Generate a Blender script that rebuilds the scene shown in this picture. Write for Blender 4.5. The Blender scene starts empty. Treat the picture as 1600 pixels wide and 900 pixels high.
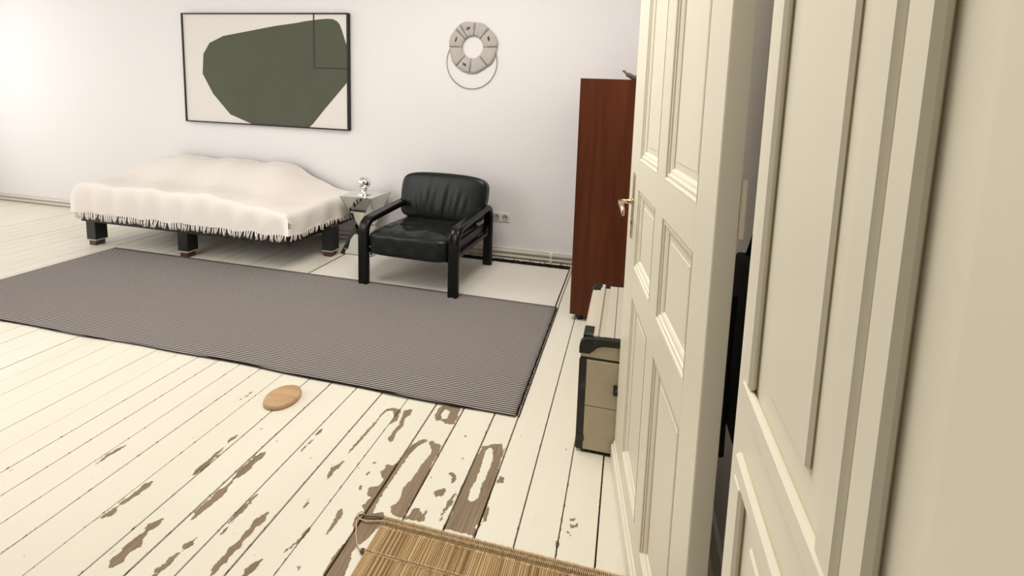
import bpy, bmesh, math, random
import numpy as np
from mathutils import Vector, Matrix
random.seed(7)
PI = math.pi
SC = bpy.context.scene
COL = SC.collection

# ------------------------------------------------------------ camera
def make_camera():
    yaw, pitch, roll = -.194806, .104156, .039576
    fwd = Vector((math.sin(yaw)*math.cos(pitch), math.cos(yaw)*math.cos(pitch), -math.sin(pitch)))
    right = Vector((math.cos(yaw), -math.sin(yaw), 0))
    up = right.cross(fwd)
    r = right*math.cos(roll) + up*math.sin(roll)
    u = up*math.cos(roll) - right*math.sin(roll)
    cd = bpy.data.cameras.new('camera'); co = bpy.data.objects.new('camera', cd); COL.objects.link(co)
    m = Matrix((( r.x, u.x, -fwd.x, 0), (r.y, u.y, -fwd.y, 0), (r.z, u.z, -fwd.z, 1.42), (0, 0, 0, 1)))
    co.matrix_world = m
    cd.sensor_width = 36; cd.sensor_fit = 'HORIZONTAL'
    cd.lens = 665.364/1600*36
    cd.shift_x = -(853.958-800)/1600; cd.shift_y = (226.011-450)/1600
    cd.clip_start = .02
    SC.camera = co
make_camera()

# ------------------------------------------------------------ world, lights, exposure
w = bpy.data.worlds.new('world'); SC.world = w; w.use_nodes = True
w.node_tree.nodes['Background'].inputs[0].default_value = (1.0, .93, .82, 1)
w.node_tree.nodes['Background'].inputs[1].default_value = .03
SC.view_settings.view_transform = 'Standard'; SC.view_settings.look = 'None'
SC.view_settings.gamma = 1; SC.view_settings.exposure = 0.67
try: SC.view_settings.use_curve_mapping = False
except Exception: pass

def area_light(name, loc, target, sx, sy, power, color):
    l = bpy.data.lights.new(name, 'AREA'); l.shape = 'RECTANGLE'; l.size = sx; l.size_y = sy
    l.energy = power; l.color = color
    o = bpy.data.objects.new(name, l); COL.objects.link(o); o.location = loc
    o.rotation_euler = (Vector(target)-Vector(loc)).to_track_quat('-Z', 'Y').to_euler()
    return o
# daylight through the windows of the front wall (beside the doorway, out of frame) and of the left wall
area_light('window_daylight', (-3.3, .78, 1.75), (-2.2, 3.6, .6), 1.3, 1.9, 15, (1, .975, .95))
area_light('window_daylight', (-5.4, .78, 1.75), (-4.4, 3.6, .6), 1.3, 1.9, 10, (1, .975, .95))
area_light('window_daylight', (-7.6, 2.2, 1.75), (-2, 2.2, .9), 1.6, 1.9, 26, (1, .975, .95))
# added overhead fill above the frame, brightens and evens out the room
area_light('overhead_fill', (-1.0, 1.5, 3.12), (-1.0, 1.5, 0), 1.3, 1.3, 40, (1, .96, .90))
# added fill from the hall's left, brightens the doorway lining
area_light('hall_fill', (-1.85, -.25, 1.7), (.2, .1, 1.3), .7, 1.8, 1.3, (1, .95, .86))

# ------------------------------------------------------------ materials
MATS = {}
def mat(name, col, rough=.6, metal=0, bump=None, var=None, spec=.5, coat=0):
    """principled material; var=(scale xyz, other colour, lo, hi) mixes noise; bump=(scale xyz, strength, dist)"""
    if name in MATS: return MATS[name]
    m = bpy.data.materials.new(name); m.use_nodes = True; nt = m.node_tree
    b = nt.nodes['Principled BSDF']
    b.inputs['Base Color'].default_value = (*col, 1); b.inputs['Roughness'].default_value = rough
    b.inputs['Metallic'].default_value = metal; b.inputs['Specular IOR Level'].default_value = spec
    b.inputs['Coat Weight'].default_value = coat
    tc = nt.nodes.new('ShaderNodeTexCoord')
    def noise(scale, detail=4, rough_=.6):
        mp = nt.nodes.new('ShaderNodeMapping'); mp.inputs['Scale'].default_value = scale
        n = nt.nodes.new('ShaderNodeTexNoise'); n.inputs['Scale'].default_value = 1
        n.inputs['Detail'].default_value = detail; n.inputs['Roughness'].default_value = rough_
        nt.links.new(tc.outputs['Object'], mp.inputs[0]); nt.links.new(mp.outputs[0], n.inputs['Vector']); return n
    if var:
        n = noise(var[0]); r = nt.nodes.new('ShaderNodeMapRange')
        r.inputs[1].default_value = var[2]; r.inputs[2].default_value = var[3]
        mx = nt.nodes.new('ShaderNodeMix'); mx.data_type = 'RGBA'
        mx.inputs[6].default_value = (*col, 1); mx.inputs[7].default_value = (*var[1], 1)
        nt.links.new(n.outputs[0], r.inputs[0]); nt.links.new(r.outputs[0], mx.inputs[0]); nt.links.new(mx.outputs[2], b.inputs['Base Color'])
    if bump:
        n = noise(bump[0]); bp = nt.nodes.new('ShaderNodeBump'); bp.inputs['Strength'].default_value = bump[1]
        bp.inputs['Distance'].default_value = bump[2]
        nt.links.new(n.outputs[0], bp.inputs['Height']); nt.links.new(bp.outputs[0], b.inputs['Normal'])
    MATS[name] = m; return m

WALL = mat('wall_paint', (.82, .80, .80), .85, bump=((9, 9, 9), .15, .004), spec=.2)
CEIL = mat('ceiling_paint', (.80, .78, .74), .9)
TRIMW = mat('skirting_paint', (.78, .74, .67), .45, bump=((30, 30, 30), .1, .002))
DOORP = mat('door_paint', (.80, .75, .61), .38, bump=((14, 14, 5), .12, .003), var=((5, 5, 2), (.78, .735, .60), .35, .75))
DARKGAP = mat('gap_dark', (.03, .024, .017), .9)
LEATHER = mat('black_leather', (.0075, .0095, .008), .30, bump=((48, 48, 48), .30, .003), spec=.3)
LACQ = mat('black_lacquer', (.004, .0045, .004), .22, spec=.32)
BLACK = mat('black_paint', (.008, .008, .008), .5)
CHROME = mat('chrome', (.85, .84, .83), .06, 1)
MIRROR = mat('mirror_glass', (.74, .76, .72), .03, 1)
MIRROR_EDGE = mat('mirror_edge', (.05, .05, .045), .3, .6)
BRASS = mat('aged_brass', (.62, .50, .34), .25, 1, var=((20, 20, 8), (.32, .24, .15), .4, .8))
CANVAS = mat('canvas', (.76, .725, .68), .9, bump=((300, 300, 300), .2, .001))
GREEN = mat('olive_paint', (.085, .092, .062), .85, var=((3, 3, 3), (.075, .08, .055), .3, .7))
GREEN_LINE = mat('dark_line_paint', (.035, .033, .024), .8)
SPREAD = mat('white_cotton', (.84, .79, .74), .95, bump=((220, 220, 220), .5, .002), spec=.1)
RUGCREAM = mat('cream_rug', (.76, .715, .645), .95, bump=((400, 400, 400), .4, .001), var=((2.5, 2.5, 2.5), (.71, .675, .595), .35, .7), spec=.1)
RUGDARK = mat('dark_yarn', (.02, .018, .018), .95, spec=.1)
TRUNK_TOP = mat('trunk_canvas_top', (.51, .465, .375), .8, bump=((40, 40, 40), .3, .002), var=((9, 4, 9), (.50, .44, .34), .5, .8))
TRUNK = mat('trunk_canvas', (.52, .455, .33), .8, bump=((40, 40, 40), .3, .002), var=((5, 5, 8), (.42, .36, .25), .5, .85))
TRUNK_SLAT = mat('trunk_slat', (.52, .47, .37), .6, var=((20, 3, 20), (.46, .39, .28), .5, .8))
TRIMBLK = mat('worn_black_metal', (.022, .024, .021), .5, .3, bump=((60, 60, 60), .4, .003), var=((30, 30, 30), (.10, .085, .06), .58, .75))
STRAW = mat('straw', (.58, .40, .195), .7, var=((6, 6, 6), (.47, .31, .14), .35, .7))
STRAW2 = mat('straw_pale', (.68, .50, .28), .7, var=((6, 6, 6), (.58, .42, .22), .35, .7))
STRAW3 = mat('straw_dark', (.25, .15, .06), .7)
JUTE = mat('jute_stitch', (.70, .52, .32), .85, var=((60, 60, 60), (.54, .38, .20), .4, .65))
BROWNWOOD = mat('brown_block', (.09, .035, .02), .5)
FELT = mat('pale_fabric', (.52, .485, .455), .95, bump=((60, 60, 60), .6, .004), var=((18, 18, 18), (.47, .435, .405), .35, .7), spec=.1)
FELT_SEAM = mat('seam_thread', (.22, .19, .16), .9)
WIRE = mat('dark_wire', (.12, .10, .08), .4, .8)
SOCKET = mat('socket_plastic', (.80, .76, .70), .35)
SOCKET_DARK = mat('socket_recess', (.42, .40, .36), .4)
DISCWOOD = mat('light_wood', (.56, .36, .19), .45, var=((4, 30, 4), (.46, .28, .14), .4, .7))
DRIFT = mat('driftwood', (.19, .155, .115), .8, bump=((50, 50, 50), .5, .004), var=((30, 30, 30), (.09, .07, .05), .4, .7))
BAG = mat('black_cloth', (.006, .006, .008), .9)

def wood_wardrobe():
    m = bpy.data.materials.new('mahogany_veneer'); m.use_nodes = True; nt = m.node_tree; b = nt.nodes['Principled BSDF']
    tc = nt.nodes.new('ShaderNodeTexCoord')
    mp = nt.nodes.new('ShaderNodeMapping'); mp.inputs['Scale'].default_value = (14, 14, .9)
    n = nt.nodes.new('ShaderNodeTexNoise'); n.inputs['Scale'].default_value = 1; n.inputs['Detail'].default_value = 5; n.inputs['Distortion'].default_value = .6
    mp2 = nt.nodes.new('ShaderNodeMapping'); mp2.inputs['Scale'].default_value = (90, 90, 3)
    n2 = nt.nodes.new('ShaderNodeTexNoise'); n2.inputs['Scale'].default_value = 1; n2.inputs['Detail'].default_value = 3
    ad = nt.nodes.new('ShaderNodeMath'); ad.operation = 'MULTIPLY_ADD'; ad.inputs[1].default_value = .35
    cr = nt.nodes.new('ShaderNodeValToRGB')
    cr.color_ramp.elements[0].position = .42; cr.color_ramp.elements[0].color = (.056, .0105, .0028, 1)
    cr.color_ramp.elements[1].position = .85; cr.color_ramp.elements[1].color = (.112, .027, .0068, 1)
    L = nt.links.new
    L(tc.outputs['Object'], mp.inputs[0]); L(tc.outputs['Object'], mp2.inputs[0]); L(mp.outputs[0], n.inputs['Vector']); L(mp2.outputs[0], n2.inputs['Vector'])
    L(n2.outputs[0], ad.inputs[0]); L(n.outputs[0], ad.inputs[2]); L(ad.outputs[0], cr.inputs[0]); L(cr.outputs[0], b.inputs['Base Color'])
    b.inputs['Roughness'].default_value = .5; b.inputs['Specular IOR Level'].default_value = .25; return m
WARD = wood_wardrobe()

def floor_paint():
    """cream paint over wood; the attribute 'bare' (0.5 at a patch's rim) says where paint has worn off"""
    m = bpy.data.materials.new('worn_floor_paint'); m.use_nodes = True; nt = m.node_tree; b = nt.nodes['Principled BSDF']; L = nt.links.new
    N = lambda t: nt.nodes.new(t)
    geo = N('ShaderNodeNewGeometry')
    at = N('ShaderNodeAttribute'); at.attribute_name = 'bare'
    def noise(scale, det=4, rg=.6, dist=0):
        mp = N('ShaderNodeMapping'); mp.inputs['Scale'].default_value = scale
        n = N('ShaderNodeTexNoise'); n.inputs['Scale'].default_value = 1; n.inputs['Detail'].default_value = det; n.inputs['Roughness'].default_value = rg
        n.inputs['Distortion'].default_value = dist
        L(geo.outputs['Position'], mp.inputs[0]); L(mp.outputs[0], n.inputs['Vector']); return n
    def math_(op, a, bb, cc=None):
        x = N('ShaderNodeMath'); x.operation = op
        for i, v in enumerate((a, bb, cc)):
            if v is None: continue
            if isinstance(v, (int, float)): x.inputs[i].default_value = v
            else: L(v, x.inputs[i])
        return x.outputs[0]
    def mr(v, a, bb, c=0, d=1):
        x = N('ShaderNodeMapRange'); x.inputs[1].default_value = a; x.inputs[2].default_value = bb; x.inputs[3].default_value = c; x.inputs[4].default_value = d
        L(v, x.inputs[0]); return x.outputs[0]
    def mixc(f, c1, c2):
        x = N('ShaderNodeMix'); x.data_type = 'RGBA'; L(f, x.inputs[0])
        for i, c in ((6, c1), (7, c2)):
            if isinstance(c, tuple): x.inputs[i].default_value = (*c, 1)
            else: L(c, x.inputs[i])
        return x.outputs[2]
    n1 = noise((95, 60, 95), 5, .65)
    v = math_('MULTIPLY_ADD', math_('SUBTRACT', n1.outputs[0], .5), .55, at.outputs['Fac'])
    patch = mr(v, .49, .51)
    n2 = noise((46, 26, 46), 3, .5)                       # small chips everywhere
    chips = mr(n2.outputs[0], 0.745, .755)
    n5 = noise((22, 4, 22), 4, .6); chips2 = mr(n5.outputs[0], 0.73, .74)
    worn = math_('MAXIMUM', patch, math_('MAXIMUM', chips, chips2))
    g1 = noise((150, 7, 150), 5, .6, .5); g2 = noise((12, 3, 12), 3, .5)
    woodc = mixc(mr(g1.outputs[0], .35, .7), (.165, .112, .064), (.315, .24, .155))
    woodc = mixc(mr(g2.outputs[0], .45, .7), woodc, (.255, .185, .115))
    g3 = noise((3, 1.2, 3), 3, .5); g4 = noise((60, 8, 60), 4, .6)
    paint = mixc(mr(g3.outputs[0], .3, .7), (.80, .765, .655), (.755, .715, .605))
    paint = mixc(mr(g4.outputs[0], .62, .8, 0, .35), paint, (.60, .53, .40))
    L(mixc(worn, paint, woodc), b.inputs['Base Color'])
    L(mr(worn, 0, 1, .42, .75), b.inputs['Roughness'])
    h = math_('SUBTRACT', 1, worn)
    bp = N('ShaderNodeBump'); bp.inputs['Strength'].default_value = .6; bp.inputs['Distance'].default_value = .0015
    h2 = math_('MULTIPLY_ADD', g1.outputs[0], .25, h)
    L(h2, bp.inputs['Height']); L(bp.outputs[0], b.inputs['Normal'])
    return m
FLOORP = floor_paint()

def rug_stripes():
    m = bpy.data.materials.new('striped_weave'); m.use_nodes = True; nt = m.node_tree; b = nt.nodes['Principled BSDF']; L = nt.links.new
    N = lambda t: nt.nodes.new(t)
    tc = N('ShaderNodeTexCoord'); sep = N('ShaderNodeSeparateXYZ'); L(tc.outputs['Object'], sep.inputs[0])
    mp = N('ShaderNodeMapping'); mp.inputs['Scale'].default_value = (3, 9, 3)
    n = N('ShaderNodeTexNoise'); n.inputs['Scale'].default_value = 1; L(tc.outputs['Object'], mp.inputs[0]); L(mp.outputs[0], n.inputs['Vector'])
    a = N('ShaderNodeMath'); a.operation = 'MULTIPLY_ADD'; a.inputs[1].default_value = .007; L(n.outputs[0], a.inputs[0]); L(sep.outputs[1], a.inputs[2])
    c = N('ShaderNodeMath'); c.operation = 'MULTIPLY'; c.inputs[1].default_value = 2*PI/.0125; L(a.outputs[0], c.inputs[0])
    s = N('ShaderNodeMath'); s.operation = 'SINE'; L(c.outputs[0], s.inputs[0])
    # broken up along the weft
    cx = N('ShaderNodeMath'); cx.operation = 'MULTIPLY'; cx.inputs[1].default_value = 2*PI/.006; L(sep.outputs[0], cx.inputs[0])
    sx = N('ShaderNodeMath'); sx.operation = 'SINE'; L(cx.outputs[0], sx.inputs[0])
    t = N('ShaderNodeMath'); t.operation = 'MULTIPLY_ADD'; t.inputs[1].default_value = .2; L(sx.outputs[0], t.inputs[0]); L(s.outputs[0], t.inputs[2])
    r = N('ShaderNodeMapRange'); r.inputs[1].default_value = -.35; r.inputs[2].default_value = .25; L(t.outputs[0], r.inputs[0])
    mx = N('ShaderNodeMix'); mx.data_type = 'RGBA'; L(r.outputs[0], mx.inputs[0])
    mx.inputs[6].default_value = (.030, .026, .027, 1); mx.inputs[7].default_value = (.46, .415, .385, 1)
    L(mx.outputs[2], b.inputs['Base Color']); b.inputs['Roughness'].default_value = .95; b.inputs['Specular IOR Level'].default_value = .1
    bp = N('ShaderNodeBump'); bp.inputs['Strength'].default_value = .5; bp.inputs['Distance'].default_value = .002
    L(s.outputs[0], bp.inputs['Height']); L(bp.outputs[0], b.inputs['Normal'])
    return m
RUGSTRIPE = rug_stripes()

# ------------------------------------------------------------ helpers
def obj(name, bm, m, parent=None, smooth=False, mod=None):
    me = bpy.data.meshes.new(name); bm.normal_update(); bm.to_mesh(me); bm.free()
    for x in (m if isinstance(m, (list, tuple)) else [m]): me.materials.append(x)
    if smooth: me.polygons.foreach_set('use_smooth', [True]*len(me.polygons))
    o = bpy.data.objects.new(name, me); COL.objects.link(o)
    if parent is not None:
        o.parent = parent
    return o
def autosmooth(o, deg=40):
    me = o.data; me.polygons.foreach_set('use_smooth', [True]*len(me.polygons))
    bm = bmesh.new(); bm.from_mesh(me)
    for e in bm.edges:
        if len(e.link_faces) == 2 and e.calc_face_angle(0) > math.radians(deg): e.smooth = False
    bm.to_mesh(me); bm.free(); return o
def empty(name, label, cat, loc=(0, 0, 0), rotz=0, group=None):
    o = bpy.data.objects.new(name, None); COL.objects.link(o); o.empty_display_size = .1
    o.location = loc; o.rotation_euler = (0, 0, rotz); o['label'] = label; o['category'] = cat
    if group: o['group'] = group
    return o
def tag(o, label, cat, group=None):
    o['label'] = label; o['category'] = cat
    if group: o['group'] = group
    return o
def box(bm, lo, hi, bev=0, seg=1):
    lo, hi = Vector(lo), Vector(hi)
    r = bmesh.ops.create_cube(bm, size=1); vs = r['verts']
    bmesh.ops.scale(bm, vec=hi-lo, verts=vs); bmesh.ops.translate(bm, vec=(lo+hi)/2, verts=vs)
    if bev:
        es = list({e for v in vs for e in v.link_edges})
        bmesh.ops.bevel(bm, geom=es, offset=bev, segments=seg, affect='EDGES', profile=.5)
def boxbm(lo, hi, bev=0, seg=1):
    bm = bmesh.new(); box(bm, lo, hi, bev, seg); return bm
def tube(bm, pts, rad, n=8, closed=False, cap=True):
    """sweep a circle along pts; rad a number or list"""
    pts = [Vector(p) for p in pts]; k = len(pts)
    rad = rad if isinstance(rad, (list, tuple)) else [rad]*k
    rings = []; up = None
    for i, p in enumerate(pts):
        if closed: t = pts[(i+1) % k]-pts[i-1]
        else: t = pts[min(i+1, k-1)]-pts[max(i-1, 0)]
        t.normalize()
        if up is None:
            up = Vector((0, 0, 1)) if abs(t.z) < .9 else Vector((1, 0, 0))
        a = up - t*up.dot(t)
        if a.length < 1e-4: a = Vector((1, 0, 0)) - t*t.x
        a.normalize(); b = t.cross(a); up = a
        rings.append([bm.verts.new(p + (a*math.cos(2*PI*j/n)+b*math.sin(2*PI*j/n))*rad[i]) for j in range(n)])
    m = k if closed else k-1
    for i in range(m):
        r0, r1 = rings[i], rings[(i+1) % k]
        for j in range(n): bm.faces.new((r0[j], r0[(j+1) % n], r1[(j+1) % n], r1[j]))
    if cap and not closed:
        bm.faces.new(rings[0][::-1]); bm.faces.new(rings[-1])
def sweep(bm, pts, prof, side):
    """sweep a 2-D profile (a along 'side' axis, b along in-plane normal) along a planar path"""
    pts = [Vector(p) for p in pts]; side = Vector(side); rings = []; k = len(pts)
    for i, p in enumerate(pts):
        t = (pts[min(i+1, k-1)]-pts[max(i-1, 0)]).normalized(); n = t.cross(side).normalized()
        rings.append([bm.verts.new(p+side*a+n*b) for a, b in prof])
    m = len(prof)
    for i in range(k-1):
        for j in range(m): bm.faces.new((rings[i][j], rings[i][(j+1) % m], rings[i+1][(j+1) % m], rings[i+1][j]))
    bm.faces.new(rings[0][::-1]); bm.faces.new(rings[-1])
    bmesh.ops.recalc_face_normals(bm, faces=bm.faces)
def lathe(bm, prof, c, n=32):
    rings = []
    for r, z in prof:
        if r < 1e-6: rings.append([bm.verts.new((c[0], c[1], c[2]+z))])
        else: rings.append([bm.verts.new((c[0]+r*math.cos(2*PI*j/n), c[1]+r*math.sin(2*PI*j/n), c[2]+z)) for j in range(n)])
    for a, b in zip(rings, rings[1:]):
        for j in range(n):
            A, B = a[j % len(a)], a[(j+1) % n % len(a)]; C_, D = b[(j+1) % n % len(b)], b[j % len(b)]
            f = []
            for v in (A, B, C_, D):
                if v not in f: f.append(v)
            if len(f) > 2: bm.faces.new(f)
    bmesh.ops.recalc_face_normals(bm, faces=bm.faces)
def prism(bm, poly, plane, d0, d1):
    """extrude polygon; plane 'xz' -> (x, d, z)"""
    mk = {'xz': lambda p, d: (p[0], d, p[1]), 'xy': lambda p, d: (p[0], p[1], d), 'yz': lambda p, d: (d, p[0], p[1])}[plane]
    a = [bm.verts.new(mk(p, d0)) for p in poly]; b = [bm.verts.new(mk(p, d1)) for p in poly]
    bm.faces.new(a); bm.faces.new(b[::-1])
    for i in range(len(poly)): bm.faces.new((a[i], b[i], b[(i+1) % len(poly)], a[(i+1) % len(poly)]))
    bmesh.ops.recalc_face_normals(bm, faces=bm.faces)
def struct(name, bm, m, parent=None):
    o = obj(name, bm, m, parent)
    if parent is None: o['kind'] = 'structure'
    return o
PATCH = [[[-1.014,1.628],[-0.983,1.644],[-0.946,1.638],[-0.928,1.579],[-0.948,1.54],[-0.953,1.593],[-0.977,1.623],[-1.003,1.621],[-1.011,1.579],[-1.008,1.532],[-1.012,1.436],[-1.021,1.37],[-1.027,1.391],[-1.023,1.482],[-1.018,1.556],[-1.018,1.598]],[[-0.931,1.642],[-0.896,1.654],[-0.889,1.617],[-0.902,1.599],[-0.887,1.555],[-0.895,1.514],[-0.885,1.48],[-0.891,1.456],[-0.913,1.479],[-0.912,1.516],[-0.909,1.556],[-0.92,1.602]],[[-0.782,1.707],[-0.692,1.73],[-0.684,1.654],[-0.683,1.614],[-0.719,1.611],[-0.742,1.626],[-0.767,1.616],[-0.785,1.643],[-0.787,1.686]],[[-0.76,1.513],[-0.781,1.505],[-0.797,1.477],[-0.805,1.446],[-0.806,1.406],[-0.817,1.366],[-0.858,1.363],[-0.837,1.345],[-0.853,1.331],[-0.835,1.31],[-0.818,1.3],[-0.825,1.274],[-0.854,1.262],[-0.85,1.245],[-0.835,1.221],[-0.835,1.195],[-0.813,1.175],[-0.833,1.154],[-0.822,1.121],[-0.804,1.114],[-0.813,1.075],[-0.819,1.025],[-0.815,0.971],[-0.754,0.986],[-0.758,1.023],[-0.774,1.049],[-0.769,1.071],[-0.746,1.113],[-0.744,1.128],[-0.725,1.172],[-0.759,1.192],[-0.786,1.174],[-0.79,1.206],[-0.794,1.268],[-0.79,1.321],[-0.789,1.383],[-0.787,1.433],[-0.772,1.478],[-0.749,1.501]],[[-0.745,1.505],[-0.724,1.514],[-0.711,1.501],[-0.69,1.506],[-0.679,1.472],[-0.681,1.415],[-0.673,1.325],[-0.674,1.26],[-0.679,1.208],[-0.674,1.192],[-0.7,1.186],[-0.727,1.196],[-0.741,1.218],[-0.721,1.236],[-0.735,1.291],[-0.722,1.333],[-0.718,1.395],[-0.708,1.442],[-0.712,1.469]],[[-0.6,1.393],[-0.573,1.384],[-0.563,1.372],[-0.562,1.348],[-0.576,1.349],[-0.581,1.372],[-0.599,1.378]],[[-0.62,1.301],[-0.59,1.322],[-0.578,1.315],[-0.584,1.291],[-0.607,1.284]],[[-0.541,1.311],[-0.539,1.267],[-0.551,1.238],[-0.545,1.215],[-0.554,1.201],[-0.559,1.236],[-0.556,1.276],[-0.553,1.299]],[[-0.661,1.22],[-0.638,1.234],[-0.623,1.205],[-0.613,1.236],[-0.602,1.189],[-0.67,1.185],[-0.66,1.204]],[[-0.519,1.535],[-0.498,1.546],[-0.478,1.559],[-0.446,1.565],[-0.433,1.538],[-0.427,1.489],[-0.422,1.416],[-0.419,1.368],[-0.416,1.296],[-0.415,1.271],[-0.42,1.187],[-0.535,1.186],[-0.525,1.236],[-0.526,1.296],[-0.532,1.331],[-0.526,1.391],[-0.526,1.475]],[[-0.409,1.419],[-0.39,1.414],[-0.388,1.393],[-0.411,1.384]],[[-0.39,1.294],[-0.381,1.275],[-0.39,1.273]],[[-1.056,1.317],[-1.034,1.307],[-1.017,1.343],[-1.008,1.335],[-1.02,1.29],[-1.014,1.257],[-1.03,1.263],[-1.039,1.296]],[[-0.894,1.173],[-0.877,1.144],[-0.88,1.104],[-0.884,1.076],[-0.89,1.079],[-0.892,1.124],[-0.904,1.157]],[[-0.952,1.103],[-0.946,1.08],[-0.95,1.046],[-0.975,1.002],[-0.98,1.007],[-0.961,1.04],[-0.96,1.077]],[[-1.03,1.174],[-1.014,1.161],[-1.018,1.134],[-1.032,1.161]],[[-0.898,0.987],[-0.89,0.982],[-0.897,0.968],[-0.904,0.976]],[[-0.892,1.258],[-0.883,1.265],[-0.873,1.244],[-0.882,1.237]],[[-0.425,1.286],[-0.408,1.294],[-0.399,1.242],[-0.411,1.235]],[[-0.129,1.315],[-0.11,1.323],[-0.105,1.316],[-0.124,1.306]],[[-0.126,1.298],[-0.116,1.294],[-0.096,1.305],[-0.093,1.296],[-0.113,1.285],[-0.124,1.284]],[[-0.137,1.271],[-0.13,1.273],[-0.114,1.263],[-0.12,1.257]],[[-0.16,1.234],[-0.147,1.229],[-0.147,1.215],[-0.157,1.209]],[[-1.511,1.659],[-1.495,1.658],[-1.488,1.639],[-1.501,1.64]],[[-0.904,1.366],[-0.892,1.365],[-0.892,1.355],[-0.901,1.356]],[[-0.899,1.315],[-0.889,1.322],[-0.883,1.308],[-0.892,1.301]],[[-0.618,1.571],[-0.604,1.57],[-0.604,1.56],[-0.613,1.56]],[[-0.58,1.462],[-0.57,1.462],[-0.569,1.452],[-0.576,1.452]],[[-0.711,1.553],[-0.702,1.553],[-0.701,1.543]],[[-0.659,1.353],[-0.653,1.358],[-0.651,1.348]],[[-0.643,1.286],[-0.634,1.285],[-0.635,1.279]]]
HOLES = [[[-0.757,1.694],[-0.731,1.686],[-0.723,1.645],[-0.743,1.63],[-0.761,1.656]],[[-0.501,1.527],[-0.479,1.539],[-0.46,1.492],[-0.456,1.46],[-0.458,1.397],[-0.463,1.367],[-0.457,1.317],[-0.47,1.294],[-0.489,1.3],[-0.496,1.34],[-0.49,1.38],[-0.493,1.451],[-0.499,1.493]],[[-0.43,1.223],[-0.424,1.227],[-0.422,1.213],[-0.431,1.209]],[[-0.843,1.219],[-0.836,1.235],[-0.824,1.224],[-0.829,1.205]]]
# ------------------------------------------------------------ floor
YW = 3.60; WR = 3.60/3.65      # back wall plane; WR rescales what was measured on it
floor = struct('floor', boxbm((-7.9, -1.0, -.06), (.5, YW+.1, -.03)), DARKGAP)
def seg_sd(P, poly):
    """signed distance (+ inside) of points P to polygon"""
    A = np.array(poly); B = np.roll(A, -1, 0); d = np.full(len(P), 1e9); ins = np.zeros(len(P), bool)
    for a, b in zip(A, B):
        ab = b-a; t = np.clip(((P-a)@ab)/(ab@ab+1e-12), 0, 1); q = P-(a+t[:, None]*ab)
        d = np.minimum(d, np.hypot(q[:, 0], q[:, 1]))
        c = ((a[1] > P[:, 1]) != (b[1] > P[:, 1])) & (P[:, 0] < (b[0]-a[0])*(P[:, 1]-a[1])/(b[1]-a[1]+1e-12)+a[0])
        ins ^= c
    return np.where(ins, d, -d)
def streak(x, y0, y1, w0):                 # extra worn streaks running along the boards
    n = 12; L = []; R = []; off = 0
    for i in range(n):
        t = i/(n-1); w_ = w0*random.uniform(.15, 1.1)*(1 if 0 < i < n-1 else .3); off += random.uniform(-.25, .25)*w0
        L.append((x+off-w_, y0+(y1-y0)*t)); R.append((x+off+w_*random.uniform(.3, 1), y0+(y1-y0)*t+.004))
    return L+R[::-1]
EXTRA = [streak(*a) for a in ((-1.20, 1.30, 1.46, .010), (-1.34, 1.02, 1.30, .022), (-1.21, 1.0, 1.15, .014), (-1.50, 1.15, 1.36, .015), (-1.12, .88, 1.1, .018),
    (-1.62, .95, 1.10, .016), (-1.42, .85, 1.0, .024), (-1.88, 1.1, 1.2, .012), (-1.68, 1.5, 1.57, .010), (-1.28, .84, .98, .022), (-1.02, .85, .97, .018))]
def bare_of(P):
    d = np.full(len(P), -1.)
    for q in PATCH+EXTRA: d = np.maximum(d, seg_sd(P, q))
    for q in HOLES: d = np.minimum(d, -seg_sd(P, q))
    return np.clip(.5+d*26, 0.02, .98)
edges = [.36, .232, .100, -.030, -.154, -.288, -.421, -.528, -.675, -.809, -.953, -1.089, -1.227, -1.366, -1.490]
while edges[-1] > -7.75: edges.append(edges[-1]-random.choice((.125, .134, .142, .15)))
for i in range(len(edges)-1):
    x1, x0 = edges[i], edges[i+1]; g = random.choice((.0014, .0018, .0026))
    if i in (5, 7, 8, 11, 13): g = .0034
    x0 += g; x1 -= g; dz = random.uniform(-.0012, .0012)
    fine = x0 > -2.3 and x1 < .2
    y0, ys, ye, y1 = -.9, .78, 1.80, YW-.01
    if x0 < -2.3: y0 = .66
    if not fine:
        struct('plank', boxbm((x0, y0, -.03), (x1, y1, dz), .0015), FLOORP, floor); continue
    nx = max(2, int((x1-x0)/.008)); ny = int((ye-ys)/.009)
    xs = [x0+.0015+(x1-x0-.003)*k/nx for k in range(nx+1)]; yy = [y0]+[ys+(ye-ys)*k/ny for k in range(ny+1)]+[y1]
    V = [(x, y, dz) for y in yy for x in xs]; F = []; W = nx+1
    for r in range(len(yy)-1):
        for c in range(nx): F.append((r*W+c, r*W+c+1, (r+1)*W+c+1, (r+1)*W+c))
    nb = len(V); V += [(x0, y, dz-.0015) for y in yy]+[(x0, y, -.03) for y in yy]+[(x1, y, dz-.0015) for y in yy]+[(x1, y, -.03) for y in yy]; K = len(yy)
    for r in range(K-1):
        F += [(r*W, (r+1)*W, nb+r+1, nb+r), (nb+r, nb+r+1, nb+K+r+1, nb+K+r)]
        F += [((r+1)*W+nx, r*W+nx, nb+2*K+r, nb+2*K+r+1), (nb+2*K+r+1, nb+2*K+r, nb+3*K+r, nb+3*K+r+1)]
    me = bpy.data.meshes.new('plank'); me.from_pydata(V, [], F); me.materials.append(FLOORP)
    at = me.attributes.new('bare', 'FLOAT', 'POINT')
    VA = np.array(V)[:, :2]; bv = bare_of(VA); rim = (np.abs(VA[:, 0]-x0) < .003) | (np.abs(VA[:, 0]-x1) < .003)
    bv[rim] = np.maximum(bv[rim], .445)          # paint chips a little along the joints
    at.data.foreach_set('value', bv)
    o = bpy.data.objects.new('plank', me); COL.objects.link(o); o.parent = floor

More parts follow.
